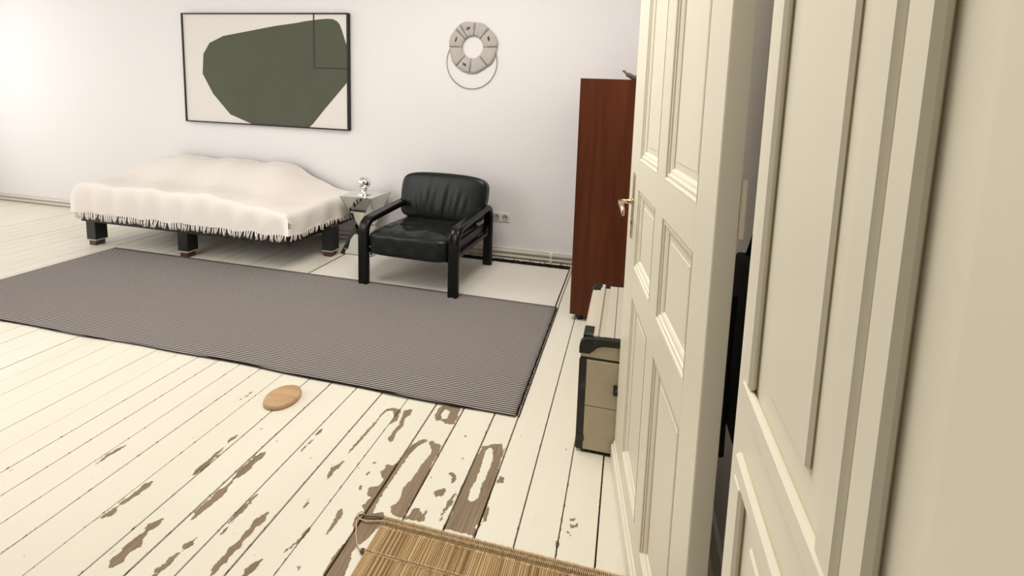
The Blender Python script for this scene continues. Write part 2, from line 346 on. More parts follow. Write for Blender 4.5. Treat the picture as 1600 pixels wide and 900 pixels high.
# ------------------------------------------------------------ walls, ceiling
wb = struct('wall_back', boxbm((-7.9, YW, -.05), (.5, YW+.15, 3.3)), WALL)
struct('wall_right', boxbm((.34, .70, -.05), (.5, YW, 3.3)), WALL)
struct('ceiling', boxbm((-7.9, -1.0, 3.2), (.5, YW+.1, 3.3)), CEIL)
def wall_with_windows(name, axis, c0, c1, a0, a1, wins):
    """axis 'x': wall runs along x between a0..a1, thickness c0..c1"""
    bm = bmesh.new()
    def bb(u0, u1, z0, z1):
        if axis == 'x': box(bm, (u0, c0, z0), (u1, c1, z1))
        else: box(bm, (c0, u0, z0), (c1, u1, z1))
    u = a0
    for w0, w1 in wins:
        bb(u, w0, -.05, 3.2); bb(w0, w1, -.05, .8); bb(w0, w1, 2.7, 3.2); u = w1
    bb(u, a1, -.05, 3.2)
    return struct(name, bm, WALL)
wall_with_windows('wall_front', 'x', .35, .70, -7.9, -1.95, [(-6.05, -4.75), (-3.95, -2.65)])
wall_with_windows('wall_left', 'y', -7.9, -7.7, .70, YW, [(1.4, 3.0)])
WINW = mat('window_paint', (.8, .78, .72), .4)
def window(name, axis, c, w0, w1):
    def P(u, d, z): return (u, c+d, z) if axis == 'x' else (c+d, u, z)
    bm = bmesh.new()
    for a, b in (((w0, -.03, .8), (w0+.06, .03, 2.7)), ((w1-.06, -.03, .8), (w1, .03, 2.7)), ((w0, -.03, .8), (w1, .03, .86)), ((w0, -.03, 2.64), (w1, .03, 2.7)),
                 (((w0+w1)/2-.03, -.03, .8), ((w0+w1)/2+.03, .03, 2.7)), ((w0, -.03, 2.05), (w1, .03, 2.1))):
        box(bm, P(*a), P(*b))
    return struct(name, bm, WINW)
window('window_1', 'x', .5, -6.05, -4.75); window('window_2', 'x', .5, -3.95, -2.65); window('window_3', 'y', -7.8, 1.4, 3.0)
# short wall beside the doorway with its panelled wooden reveal lining
struct('wall_front_pier', boxbm((.215, -.6, -.05), (.5, .69, 3.2)), WALL)
jl = struct('trim_1', boxbm((.167, -.55, 0), (.215, .60, 3.0), .003), DOORP)
jb = bmesh.new()
for y0, y1 in ((.335, .52), (.05, .27)):
    for z0, z1 in ((.24, .95), (1.08, 1.95), (2.08, 2.8)):
        box(jb, (.157, y0-.03, z0-.03), (.168, y1+.03, z0), .004); box(jb, (.157, y0-.03, z1), (.168, y1+.03, z1+.03), .004)
        box(jb, (.157, y0-.03, z0), (.168, y0, z1), .004); box(jb, (.157, y1, z0), (.168, y1+.03, z1), .004)
        box(jb, (.162, y0+.035, z0+.035), (.168, y1-.035, z1-.035), .003)
struct('lining_moulding', jb, DOORP, jl)
struct('trim_2', boxbm((-2.02, .33, 0), (-1.93, .72, 3.0), .004), DOORP)
# skirting with two heating pipes
def skirting(name, lo, hi):
    bm = bmesh.new(); box(bm, lo, hi, .004, 2); return struct(name, bm, TRIMW)
skirting('baseboard_back', (-7.7, YW-.02, 0), (.34, YW, .088))
skirting('baseboard_right', (.325, .72, 0), (.34, 1.56, .12))
pp = bmesh.new(); tube(pp, [(-7.7, YW-.045, .068), (.3, YW-.045, .068)], .011, 12)
pipe = obj('heating_pipe', pp, TRIMW, None, True); tag(pipe, 'upper of the two cream heating pipes along the skirting of the back wall', 'pipe', 'heating pipes')
pp = bmesh.new(); tube(pp, [(-7.7, YW-.045, .027), (.3, YW-.045, .027)], .011, 12)
pipe2 = obj('heating_pipe', pp, TRIMW, None, True); tag(pipe2, 'lower of the two cream heating pipes, nearest the floor at the back wall', 'pipe', 'heating pipes')
for x in (-.62, -1.9, -3.4):
    cb = bmesh.new(); box(cb, (x-.012, YW-.060, .053), (x+.012, YW-.018, .083), .003); obj('pipe_clip', cb, TRIMW, pipe)
    cb = bmesh.new(); box(cb, (x-.012, YW-.060, .012), (x+.012, YW-.018, .042), .003); obj('pipe_clip', cb, TRIMW, pipe2)

# ------------------------------------------------------------ the open door
DA = math.radians(9.4)
door = bpy.data.objects.new('door_1', None); COL.objects.link(door); door['kind'] = 'structure'
# local frame: x along the leaf from lock edge to hinge edge, y = thickness away from viewer's face, z up
door.location = (.008, 1.598, 0); door.rotation_euler = (0, 0, DA-PI/2)
# local +x -> world (sin a, -cos a); local +y -> world (cos a, sin a) = away from the seen face
DW, DT, DH = .862, .040, 2.42
cols = ((.165, .42), (.505, .758)); rows = ((.18, .76), (.867, 1.135), (1.235, 2.25))
def dbox(bm, u0, u1, z0, z1, d0=0, d1=DT, bev=.0): box(bm, (u0, d0, z0), (u1, d1, z1), bev)
bm = bmesh.new(); dbox(bm, 0, .165, .012, DH, bev=.002); struct('stile', bm, DOORP, door)
bm = bmesh.new(); dbox(bm, .758, DW, .012, DH, bev=.002); struct('stile', bm, DOORP, door)
for z0, z1 in ((.012, .18), (.76, .867), (1.135, 1.235), (2.25, DH)):
    bm = bmesh.new(); dbox(bm, .165, .758, z0, z1, .0004, DT-.0004); struct('rail', bm, DOORP, door)
for z0, z1 in rows:
    bm = bmesh.new(); dbox(bm, .42, .505, z0, z1, .0004, DT-.0004); struct('mullion', bm, DOORP, door)
def moulding_frame(u0, u1, z0, z1, prof, y_sign=1, base=0):
    """mitred moulding: prof = list of (inset, depth)"""
    bm = bmesh.new(); rings = []
    for s, d in prof:
        rings.append([bm.verts.new(p) for p in ((u0+s, base+y_sign*d, z0+s), (u1-s, base+y_sign*d, z0+s), (u1-s, base+y_sign*d, z1-s), (u0+s, base+y_sign*d, z1-s))])
    for a, b in zip(rings, rings[1:]):
        for j in range(4): bm.faces.new((a[j], a[(j+1) % 4], b[(j+1) % 4], b[j]))
    return bm, rings
for (u0, u1) in cols:
    for (z0, z1) in rows:
        bm, rg = moulding_frame(u0, u1, z0, z1, [(-.001, -.0005), (.003, .001), (.004, .005), (.010, .0035), (.014, .004), (.016, .008), (.024, .0095), (.030, .013), (.0315, .017)])
        struct('moulding', bm, DOORP, door)
        bm = bmesh.new()
        q = [(u0+.030, .0168), (u1-.030, .0168)]
        fr, rg = moulding_frame(u0+.0305, u1-.0305, z0+.0305, z1-.0305, [(0, .017), (.001, .0155), (.018, .0150), (.020, .0135), (.0215, .0135)])
        fr.faces.new(rg[-1]); 
        bmesh.ops.recalc_face_normals(fr, faces=fr.faces)
        struct('panel', fr, DOORP, door)
        bm = bmesh.new(); dbox(bm, u0, u1, z0, z1, .0225, .031); struct('panel', bm, DOORP, door)
bm = bmesh.new(); prism(bm, [(-.0125, .004), (.001, .004), (.001, .085), (-.004, .083), (-.006, .072), (-.0125, .066)], 'yz', .002, DW); struct('kickboard', bm, DOORP, door)
hz = bmesh.new()
for z in (.25, 1.25, 2.2): tube(hz, [(DW+.001, DT+.004, z-.05), (DW+.001, DT+.004, z+.05)], .005, 10)
struct('hinge', hz, DOORP, door)
# brass lever handle on a long plate
hd = bmesh.new()
prof = [(.092+.013*math.cos(a), 1.170+.013*math.sin(a)) for a in [k*PI/8 for k in range(9)]]+[(.092+.013*math.cos(a), .957+.013*math.sin(a)) for a in [PI+k*PI/8 for k in range(9)]]
prism(hd, [(a, b-.0) for a, b in prof], 'xz', -.004, 0)
bmesh.ops.bevel(hd, geom=[e for e in hd.edges if abs(e.calc_face_angle(0)) > 1], offset=.0012, segments=1, affect='EDGES')
plate = obj('handle_plate', hd, BRASS, door)
hd = bmesh.new()
tube(hd, [(.092, -.002, 1.076), (.092, -.006, 1.076), (.092, -.007, 1.076), (.092, -.030, 1.076), (.094, -.041, 1.076), (.102, -.047, 1.0765), (.125, -.049, 1.077), (.155, -.050, 1.074), (.178, -.050, 1.066), (.189, -.050, 1.056), (.188, -.049, 1.049)],
     [.013, .013, .0085, .0085, .009, .009, .0085, .0085, .0075, .006, .004], 14)
obj('lever', hd, BRASS, plate, True)
kh = bmesh.new(); lathe(kh, [(0, 0), (.007, 0), (.007, .0015), (0, .0015)], (0, 0, 0), 12)
bmesh.ops.rotate(kh, matrix=Matrix.Rotation(PI/2, 3, 'X'), verts=kh.verts); bmesh.ops.translate(kh, vec=(.092, -.004, 1.0), verts=kh.verts)
obj('keyhole', kh, BLACK, plate)

# ------------------------------------------------------------ black bag hanging behind the door
bag = empty('hanging_bag', 'black cloth bag with dangling strap hanging on the wall behind the open door', 'bag', (.298, .975, .715))
bm = bmesh.new(); box(bm, (-.055, -.11, 0), (.03, .13, .36), .015, 3)
for v in bm.verts:
    if v.co.z > .3: v.co.x *= .6; v.co.y *= .85
    v.co.y += .006*math.sin(v.co.z*30)
autosmooth(obj('body', bm, BAG, bag), 60)
bm = bmesh.new(); tube(bm, [(-.058, -.03, .30), (-.060, -.03, .15), (-.059, -.028, 0), (-.059, -.025, -.075)], [.007, .007, .007, .009], 8); obj('strap', bm, BAG, bag, True)
bm = bmesh.new(); tube(bm, [(-.01, -.07, .35), (.01, -.04, .50), (.02, 0, .56), (.01, .04, .50), (-.01, .08, .35)], .007, 8); obj('strap', bm, BAG, bag, True)
bm = bmesh.new(); tube(bm, [(.046, 0, .545), (.03, 0, .545), (.01, 0, .54), (.0, 0, .553), (.0, 0, .565)], .005, 8); obj('hook', bm, BRASS, bag, True)

# ------------------------------------------------------------ painting
pt = empty('framed_painting', 'large abstract painting of a dark green shape on off-white, in a thin black frame', 'painting', (-3.6*WR, YW, 1.42+(1.603-1.42)*WR))
pt.scale = (WR, 1, WR)
def rel(p): return (p[0]+3.6, p[1]-1.603)
PX0, PX1, PZ0, PZ1 = -4.55, -2.645, 1.053, 2.154
obj('canvas', boxbm((PX0+3.61, -.03, PZ0-1.593), (PX1+3.59, -.004, PZ1-1.613)), CANVAS, pt)
fb = bmesh.new(); a = rel((PX0, PZ0)); b = rel((PX1, PZ1))
for lo, hi in (((a[0], -.042, a[1]), (b[0], 0, a[1]+.013)), ((a[0], -.042, b[1]-.013), (b[0], 0, b[1])), ((a[0], -.042, a[1]+.013), (a[0]+.013, 0, b[1]-.013)), ((b[0]-.013, -.042, a[1]+.013), (b[0], 0, b[1]-.013))):
    box(fb, lo, hi, .0015)
obj('frame', fb, BLACK, pt)
raw = [(-4.30, 1.75), (-4.22, 1.86), (-4.05, 1.93), (-3.75, 1.98), (-3.45, 2.03), (-3.205, 2.060), (-3.098, 2.078), (-2.973, 2.092), (-2.876, 2.100), (-2.82, 2.099), (-2.788, 2.090), (-2.755, 2.072), (-2.733, 2.045), (-2.712, 1.995), (-2.69, 1.93), (-2.662, 1.85),
       (-2.6585, 1.835), (-2.6585, 1.515), (-2.78, 1.385), (-2.92, 1.235), (-3.04, 1.1), (-3.08, 1.0665), (-3.75, 1.0665), (-4.0, 1.15), (-4.2, 1.35), (-4.32, 1.55)]
gb = bmesh.new(); prism(gb, [rel(p) for p in raw], 'xz', -.0315, -.0295); obj('green_shape', gb, GREEN, pt)
lb = bmesh.new(); l0 = rel((-3.012, 1.640)); l1 = rel((-2.6585, 2.141))
box(lb, (l0[0]-.006, -.0335, l0[1]-.006), (l0[0]+.006, -.0316, l1[1])); box(lb, (l0[0]+.006, -.0335, l0[1]-.006), (l1[0], -.0316, l0[1]+.006)); obj('painted_line', lb, GREEN_LINE, pt)

# ------------------------------------------------------------ ring wall hanging
rg_ = empty('ring_wall_hanging', 'round pale fabric ring of stitched segments on a thin wire hoop, above the armchair', 'wall hanging', (-1.42*WR, YW, 1.42+.44*WR))
rg_.scale = (WR, 1, WR)
seams = [85, 48, 1, -49, -96, -132, -180, -224, -238, -275]
def ring_out(a): return .226+.006*math.sin(math.radians(a)*3+1)+.004*math.sin(math.radians(a)*7)
for a0, a1 in zip(seams, seams[1:]):
    g = 1.0; n = max(2, int((a0-a1)/4)); bm = bmesh.new(); rows_ = []
    for i in range(n+1):
        a = a0-g-(a0-a1-2*g)*i/n; r0 = .098+.003*math.sin(math.radians(a)*2); r1 = ring_out(a)-.004*(1-math.sin(PI*i/n))
        row = []
        for k in range(6):
            r = r0+(r1-r0)*k/5; bulge = .007*math.sin(PI*i/n)**.5*math.sin(PI*(k+.35)/5.7)+.0016*math.sin(a*.35+k*2)+random.uniform(0, .0012)
            row.append((r*math.cos(math.radians(a)), -(.014+bulge), r*math.sin(math.radians(a))))
        rows_.append(row)
    front = [[bm.verts.new(p) for p in row] for row in rows_]; back = [[bm.verts.new((p[0], -.006, p[2])) for p in (row[0], row[-1])] for row in rows_]
    for i in range(n):
        for k in range(5): bm.faces.new((front[i][k], front[i+1][k], front[i+1][k+1], front[i][k+1]))
        bm.faces.new((front[i][0], back[i][0], back[i+1][0], front[i+1][0])); bm.faces.new((front[i][5], front[i+1][5], back[i+1][1], back[i][1]))
        bm.faces.new((back[i][0], back[i][1], back[i+1][1], back[i+1][0]))
    bm.faces.new([back[0][0]]+front[0]+[back[0][1]]); bm.faces.new(([back[n][0]]+front[n]+[back[n][1]])[::-1])
    bmesh.ops.recalc_face_normals(bm, faces=bm.faces)
    s = obj('segment', bm, FELT, rg_, True)
for a in seams[:-1]:
    c, s_ = math.cos(math.radians(a)), math.sin(math.radians(a)); bm = bmesh.new()
    tube(bm, [(.098*c, -.0145, .098*s_), (.16*c, -.0165, .16*s_), (ring_out(a)*c, -.014, ring_out(a)*s_)], .0019, 6); obj('seam', bm, FELT_SEAM, rg_, True)
for a in (104, 157, 27, -115):
    for s_ in (-1, 1):
        c = Vector((.168*math.cos(math.radians(a+s_*2.9)), 0, .168*math.sin(math.radians(a+s_*2.9)))); d = Vector((.25, 0, 1)).normalized() if a != -115 else Vector((-.3, 0, 1)).normalized()
        bm = bmesh.new(); tube(bm, [c-d*.013+Vector((0, -.022, 0)), c+Vector((0, -.0235, 0)), c+d*.013+Vector((0, -.022, 0))], [.004, .0055, .004], 6); obj('stitch_mark', bm, BLACK, rg_, True)
bm = bmesh.new(); tube(bm, [(-.008+.236*math.cos(t), -.010, -.131+.236*math.sin(t)) for t in [k*2*PI/64 for k in range(64)]], .0028, 6, closed=True); obj('wire_hoop', bm, WIRE, rg_, True)

# ------------------------------------------------------------ wall sockets
for i, x in enumerate((-1.157, -1.076)):
    s = empty('wall_socket', ('left' if i == 0 else 'right')+' one of the two white round-hole wall sockets beside the black armchair', 'socket', (x*WR, YW, 1.42+(.343-1.42)*WR), 0, 'double wall socket')
    bm = bmesh.new(); box(bm, (-.040, -.010, -.040), (.040, 0, .040), .003, 2); obj('cover_plate', bm, SOCKET, s)
    bm = bmesh.new(); lathe(bm, [(.027, .0102), (.027, .015), (.024, .015), (.023, .0115), (0, .0112)], (0, 0, 0), 24)
    bmesh.ops.rotate(bm, matrix=Matrix.Rotation(PI/2, 3, 'X'), verts=bm.verts); obj('socket_well', bm, [SOCKET_DARK], s, True)
    for dx in (-.0095, .0095):
        bm = bmesh.new(); tube(bm, [(dx, -.0112, 0), (dx, -.0128, 0)], .0032, 8); obj('pin_hole', bm, BLACK, s)

# ------------------------------------------------------------ wardrobe
wd = empty('wardrobe', 'tall reddish-brown mahogany wardrobe seen from its plain side, behind the trunk', 'wardrobe', (0, 2.63, 0))
obj('side_panel', boxbm((-.322, 0, .045), (.30, .022, 1.562), .0015), WARD, wd)
obj('side_panel', boxbm((-.322, 0.88, .045), (.30, .902, 1.562), .0015), WARD, wd)
obj('top_panel', boxbm((-.320, .022, 1.538), (.30, .88, 1.560)), WARD, wd)
obj('bottom_panel', boxbm((-.318, .022, .060), (.30, .88, .082)), WARD, wd)
obj('back_panel', boxbm((.288, .022, .082), (.30, .88, 1.538)), WARD, wd)
for y0, y1 in ((.024, .450), (.454, .878)):
    dr = obj('door', boxbm((-.320, y0, .086), (-.300, y1, 1.534), .002), WARD, wd)
    bm = bmesh.new(); yk = y1-.03 if y0 < .1 else y0+.03; tube(bm, [(-.320, yk, .85), (-.340, yk, .85)], [.006, .011], 10); obj('knob', bm, BRASS, dr, True)
for x, y in ((-.262, .045), (.25, .045), (-.262, .85), (.25, .85)):
    bm = bmesh.new(); lathe(bm, [(0, 0), (.020, 0), (.022, .015), (.017, .03), (.024, .045), (.024, .062), (0, .062)], (x, y, 0), 14); obj('leg', bm, BLACK, wd, True)

# driftwood on the wardrobe
dw = empty('driftwood_branch', 'small dark weathered piece of driftwood lying on top of the mahogany wardrobe', 'driftwood', (-.01, 2.75, 1.56))
bm = bmesh.new(); tube(bm, [(-.066, 0, .062), (-.052, 0, .058), (-.04, .005, .047), (-.036, .006, .040), (-.018, .01, .036), (.0, .015, .024), (.03, .02, .018), (.08, .03, .016), (.14, .04, .014)], [.004, .0085, .007, .013, .016, .016, .017, .014, .006], 9)
for v in bm.verts: v.co += Vector((random.uniform(-1, 1), random.uniform(-1, 1), random.uniform(-1, 1)))*.0015
obj('branch', bm, DRIFT, dw, True)
bm = bmesh.new(); tube(bm, [(.03, .02, .02), (.034, .01, .045), (.028, .0, .062), (.034, -.005, .07)], [.008, .005, .004, .002], 6); obj('twig', bm, DRIFT, dw, True)
bm = bmesh.new(); tube(bm, [(.05, .02, .02), (.065, .02, .05), (.09, .03, .06)], [.008, .006, .003], 6); obj('twig', bm, DRIFT, dw, True)

# ------------------------------------------------------------ steamer trunk
tr = empty('steamer_trunk', 'old cream canvas steamer trunk with black edge trims, wood slats on its lid', 'trunk', (-.145, 1.61, 0))
TW, TD = .455, .51      # width in x, depth in y
obj('body', boxbm((0, 0, .004), (TW, TD, .404), .012, 2), TRUNK, tr)
# lid: front profile with rounded upper corner, extruded back
lidp = [(0, .409), (0, .452)]+[(.030-.030*math.cos(t), .452+.030*math.sin(t)) for t in [PI/8*k for k in range(1, 5)]]+[(TW*.5, .490), (TW-.03, .482), (TW, .452), (TW, .409)]
bm = bmesh.new(); prism(bm, lidp, 'xz', 0, TD); lid = obj('lid', bm, [TRUNK], tr); autosmooth(lid, 35)
lid.data.materials.append(TRUNK_TOP)
for p_ in lid.data.polygons:
    if p_.normal.z > .3: p_.material_index = 1
# lid canvas boards and slats on the top
for x0, x1 in ((.045, .066), (.206, .232), (.36, .385)):
    s = bmesh.new(); box(s, (x0, .012, .483), (x1, TD-.006, .500 if x0 > .1 else .497), .003); obj('slat', s, TRUNK_SLAT, lid)
s = bmesh.new(); box(s, (.090, .02, .485), (.128, TD-.01, .4915), .001); obj('board', s, TRUNK_TOP, lid)
s = bmesh.new(); box(s, (.1305, .02, .485), (.2, TD-.01, .4925), .001); obj('board', s, TRUNK_TOP, lid)
# front canvas boards (raised) with dark joint lines
for z0, z1 in ((.014, .203), (.2055, .398)):
    s = bmesh.new(); box(s, (.026, -.0045, z0), (TW-.026, .004, z1), .0015); obj('front_board', s, TRUNK, tr)
bm = bmesh.new(); box(bm, (.02, -.0015, .199), (TW-.02, .004, .209)); box(bm, (.0005, .0005, .400), (TW-.0005, TD-.0005, .411)); obj('joint', bm, DARKGAP, tr)
for x0, x1 in ((.1265, .132),): 
    s = bmesh.new(); box(s, (x0, .02, .484), (x1, TD-.01, .4895)); obj('joint', s, DARKGAP, lid)
# black trim over the lid's front edge
def band(path, width, thick, name, m=TRIMBLK, parent=tr):
    bm = bmesh.new(); sweep(bm, path, [(-width/2, -thick/2), (width/2, -thick/2), (width/2, thick/2), (-width/2, thick/2)], (0, 1, 0)); return obj(name, bm, m, parent)
arc = [(-.003, .425), (-.003, .452)]+[(.030-.033*math.cos(t), .452+.033*math.sin(t)) for t in [PI/10*k for k in range(1, 6)]]+[(TW*.5, .4915), (TW-.03, .485), (TW+.003, .452), (TW+.003, .425)]
band([(x, .006, z) for x, z in arc], .026, .006, 'edge_trim')
band([(x, TD-.012, z) for x, z in arc], .026, .006, 'edge_trim')
# front face of the trim (curved black band below the top edge)
outer = [(-.002, .425)]+arc[1:-1]+[(TW+.002, .425)]
inn = [(TW-.035, .425), (TW-.045, .452), (TW*.5, .470), (.085, .462), (.062, .452), (.048, .436), (.034, .425)]
bm = bmesh.new(); prism(bm, [(x, z) for x, z in outer]+inn, 'xz', -.005, .001); obj('corner_trim', bm, TRIMBLK, tr)
bm = bmesh.new(); box(bm, (.006, .012, .478), (.052, .085, .496), .005, 2); obj('corner_trim', bm, TRIMBLK, tr)
bm = bmesh.new(); box(bm, (.010, TD-.05, .478), (.052, TD-.006, .499), .005, 2); obj('corner_trim', bm, TRIMBLK, tr)
# side strips of the body
bm = bmesh.new(); box(bm, (-.004, -.006, .012), (.026, .012, .398), .004, 2); box(bm, (.024, -.0055, .002), (.040, .010, .016), .003); obj('edge_trim', bm, TRIMBLK, tr)
bm = bmesh.new(); box(bm, (TW-.026, -.006, .012), (TW+.004, .012, .398), .004, 2); obj('edge_trim', bm, TRIMBLK, tr)
bm = bmesh.new(); box(bm, (.02, -.004, -.0), (TW-.02, .010, .006), .002); obj('bottom_trim', bm, TRIMBLK, tr)
bm = bmesh.new(); box(bm, (.004, -.010, .050), (.030, -.004, .078), .003); obj('corner_clip', bm, TRIMBLK, tr)
for x in (.012,):
    for z in (.05, .13, .23, .33, .38):
        bm = bmesh.new(); bmesh.ops.create_icosphere(bm, subdivisions=1, radius=.0045); bmesh.ops.translate(bm, vec=(x, -.006, z), verts=bm.verts); obj('rivet', bm, TRIMBLK, tr, True)
# leather handle loop on the front
bm = bmesh.new(); box(bm, (.136, -.012, .268), (.160, -.003, .312), .004, 2); box(bm, (.295, -.012, .268), (.319, -.003, .312), .004, 2)
tube(bm, [(.148, -.010, .29), (.17, -.028, .285), (.228, -.036, .278), (.285, -.028, .285), (.307, -.010, .29)], .008, 8); obj('carry_handle', bm, BLACK, tr)

# ------------------------------------------------------------ rugs
SX0, SX1, SY0, SY1 = -4.3, -.432, 1.722, 2.765
bm = bmesh.new(); nx, ny = 120, 30; G = []
for j in range(ny+1):
    for i in range(nx+1):
        x = SX0+(SX1-SX0)*i/nx; y = SY0+(SY1-SY0)*j/ny
        if j == 0: y += .006*math.sin(x*2.7+1)+.003*math.sin(x*9)
        z = .0105+.0015*math.sin(x*2.1+y*3)*math.sin(y*4+1)
        if j == 0 and -1.1 < x < -.8: z += .003
        G.append(bm.verts.new((x, y, z)))
for j in range(ny):
    for i in range(nx): bm.faces.new((G[j*(nx+1)+i], G[j*(nx+1)+i+1], G[(j+1)*(nx+1)+i+1], G[(j+1)*(nx+1)+i]))
r = bmesh.ops.extrude_face_region(bm, geom=list(bm.faces)); bmesh.ops.translate(bm, vec=(0, 0, -.005), verts=[v for v in r['geom'] if isinstance(v, bmesh.types.BMVert)])
bmesh.ops.recalc_face_normals(bm, faces=bm.faces)
rug = obj('striped_rug', bm, RUGSTRIPE, None, True); tag(rug, 'large flat-woven rug with fine dark and cream stripes, lying before the armchair', 'rug')
bm = bmesh.new(); pts = [(SX0+(SX1-SX0)*i/nx, SY0-.003+.006*math.sin((SX0+(SX1-SX0)*i/nx)*2.7+1)+.003*math.sin((SX0+(SX1-SX0)*i/nx)*9), .006) for i in range(nx+1)]
tube(bm, pts, .0022, 6); obj('bound_edge', bm, RUGDARK, rug, True)
bm = bmesh.new(); tube(bm, [(SX0+(SX1-SX0)*i/nx, SY1, .009+.0015*math.sin((SX0+(SX1-SX0)*i/nx)*2.1+SY1*3)*math.sin(SY1*4+1)) for i in range(nx+1)], .003, 6); obj('bound_edge', bm, RUGDARK, rug, True)
bm = bmesh.new()
for k in range(72):
    y = SY0+.01+(SY1-SY0-.02)*k/71; box(bm, (SX1-.004, y-.0042, .003), (SX1+.006+random.uniform(0, .003), y+.0042, .0115), .002)
o = obj('edge_stitching', bm, RUGDARK, rug); o['kind'] = 'stuff'
bm = bmesh.new(); tube(bm, [(SX1+.016, SY0, .002), (SX1+.015, SY1+.01, .002)], .0016, 6); obj('bound_edge', bm, RUGDARK, rug, True)

R2 = (-2.400, -.442, 2.60, 3.455)
bm = bmesh.new(); box(bm, (R2[0], R2[2], .0005), (R2[1], R2[3], .0028)); rug2 = obj('cream_rug', bm, RUGCREAM)
tag(rug2, 'plain cream flat rug with black fringe at the wall, beneath the armchair and side table', 'rug')
for x in (R2[0], R2[1]):
    bm = bmesh.new(); tube(bm, [(x, R2[2], .003), (x, R2[3], .003)], .004, 6); obj('bound_edge', bm, RUGDARK, rug2)
bm = bmesh.new()
for k in range(1500):
    x = R2[0]+(R2[1]-R2[0])*random.random(); L_ = random.uniform(.015, .045); a = random.gauss(0, .7)
    z = random.uniform(.008, .024); p = [(x, R2[3]-.008, z*.6), (x+L_*.4*math.sin(a), R2[3]+L_*.4, z), (x+L_*math.sin(a), R2[3]+L_*random.uniform(.3, 1), .004+random.random()*.012)]
    tube(bm, p, [.004, .0035, .002], 4)
for cx in (-1.02, -.94, -.83, -.62, -.52, -1.35):
    for k in range(30):
        a = random.random()*2*PI; rr = random.uniform(.005, .03); tube(bm, [(cx, R2[3]+.005, .008), (cx+rr*math.cos(a)*.6, R2[3]+.005+rr*math.sin(a)*.5, .022), (cx+rr*math.cos(a), R2[3]+rr*math.sin(a), .010+random.random()*.02)], [.003, .003, .0015], 4)
o = obj('fringe', bm, RUGDARK, rug2); o['kind'] = 'stuff'

# ------------------------------------------------------------ straw mat
mt = empty('straw_mat', 'golden straw reed mat with stitched border on the painted boards in the foreground', 'mat', (-.735, 1.178, 0))
MW = .92
layers = {0: bmesh.new(), 1: bmesh.new(), 2: bmesh.new()}
x = .004
while x < MW:
    wd_ = random.uniform(.0022, .0058); k = random.choices((0, 1, 2), (5, 4, 1.4))[0]; bm = layers[k]
    z = .0035+random.uniform(0, .002) if k < 2 else .0025; y0 = -.66+random.uniform(-.005, .005); dx = random.uniform(-.0015, .0015)
    for ya, yb in ((-.034, -.115), (-.118, -.230), (-.233, -.345), (-.348, -.46), (-.463, y0)):
        a = [(x+dx*.3, ya), (x+wd_, ya), (x+wd_+dx, yb), (x+dx, yb)]
        v = [bm.verts.new((p[0], p[1], .0015)) for p in a]+[bm.verts.new((p[0]+(wd_*.25 if i in (0, 3) else -wd_*.25), p[1], z+wd_*.35)) for i, p in enumerate(a)]
        for f in ((4, 5, 6, 7), (0, 4, 7, 3), (1, 2, 6, 5), (0, 1, 5, 4), (3, 7, 6, 2)): bm.faces.new([v[i] for i in f])
    x += wd_+random.uniform(.0001, .0008)
for k, m_ in ((0, STRAW), (1, STRAW2), (2, STRAW3)):
    bmesh.ops.recalc_face_normals(layers[k], faces=layers[k].faces); o = obj('reeds', layers[k], m_, mt); o['kind'] = 'stuff'
obj('backing', boxbm((.001, -.66, .0004), (MW, -.002, .0016)), STRAW3, mt)
def stitches(rows_, name, m_):
    bm = bmesh.new()
    for y0, y1, r, z, slant in rows_:
        x = .001
        while x < MW:
            j = random.uniform(-.0012, .0012)
            tube(bm, [(x, y0+j, .003), (x+slant*.5, (y0+y1)/2, z+r), (x+slant, y1+j, .003)], [r*.7, r, r*.7], 5); x += r*2.5+random.uniform(0, .0008)
    o = obj(name, bm, m_, mt, True); o['kind'] = 'stuff'; return o
stitches([(-.001, -.015, .0021, .005, .002), (-.013, -.029, .0021, .0065, -.002), (-.033, -.042, .0015, .005, .001)], 'border_stitching', JUTE)
stitches([(-.110, -.117, .0016, .006, .0015), (-.117, -.124, .0016, .006, -.0015), (-.228, -.233, .0013, .006, .0015), (-.233, -.238, .0013, .006, -.0015), (-.343, -.353, .0014, .006, .0015)], 'seam_stitching', JUTE)
bm = bmesh.new(); box(bm, (0, -.0335, .004), (MW, -.0292, .0065), .001); obj('border_cord', bm, STRAW3, mt)
# loose twine at the corner and the seam
bm = bmesh.new(); tube(bm, [(.002, -.020, .006), (-.02, -.026, .007), (-.05, -.034, .006), (-.078, -.030, .004), (-.095, -.022, .006), (-.085, -.008, .008), (-.070, -.014, .006), (-.082, -.040, .004), (-.06, -.075, .003), (-.035, -.105, .003), (-.012, -.120, .005), (.002, -.117, .007)], .0019, 6)
obj('loose_twine', bm, JUTE, mt, True)
bm = bmesh.new(); tube(bm, [(.0, -.012, .006), (-.03, -.014, .010), (-.055, -.018, .008), (-.088, -.02, .006)], [.004, .0035, .003, .002], 6); obj('loose_twine', bm, DRIFT, mt, True)
bm = bmesh.new(); bmesh.ops.create_icosphere(bm, subdivisions=2, radius=.007); bmesh.ops.translate(bm, vec=(-.006, -.119, .007), verts=bm.verts)
for v in bm.verts: v.co *= random.uniform(.985, 1.015)
obj('knot', bm, DRIFT, mt, True)

# ------------------------------------------------------------ round wooden disc at the left
bm = bmesh.new(); lathe(bm, [(0, 0), (.066, 0), (.074, .004), (.076, .012), (.074, .020), (.068, .024), (0, .0245)], (-1.500, 1.565, 0), 40)
autosmooth(obj('wooden_disc', bm, DISCWOOD), 50); tag(bpy.data.objects['wooden_disc'], 'small round light wood disc on the white boards near the striped rug', 'board')

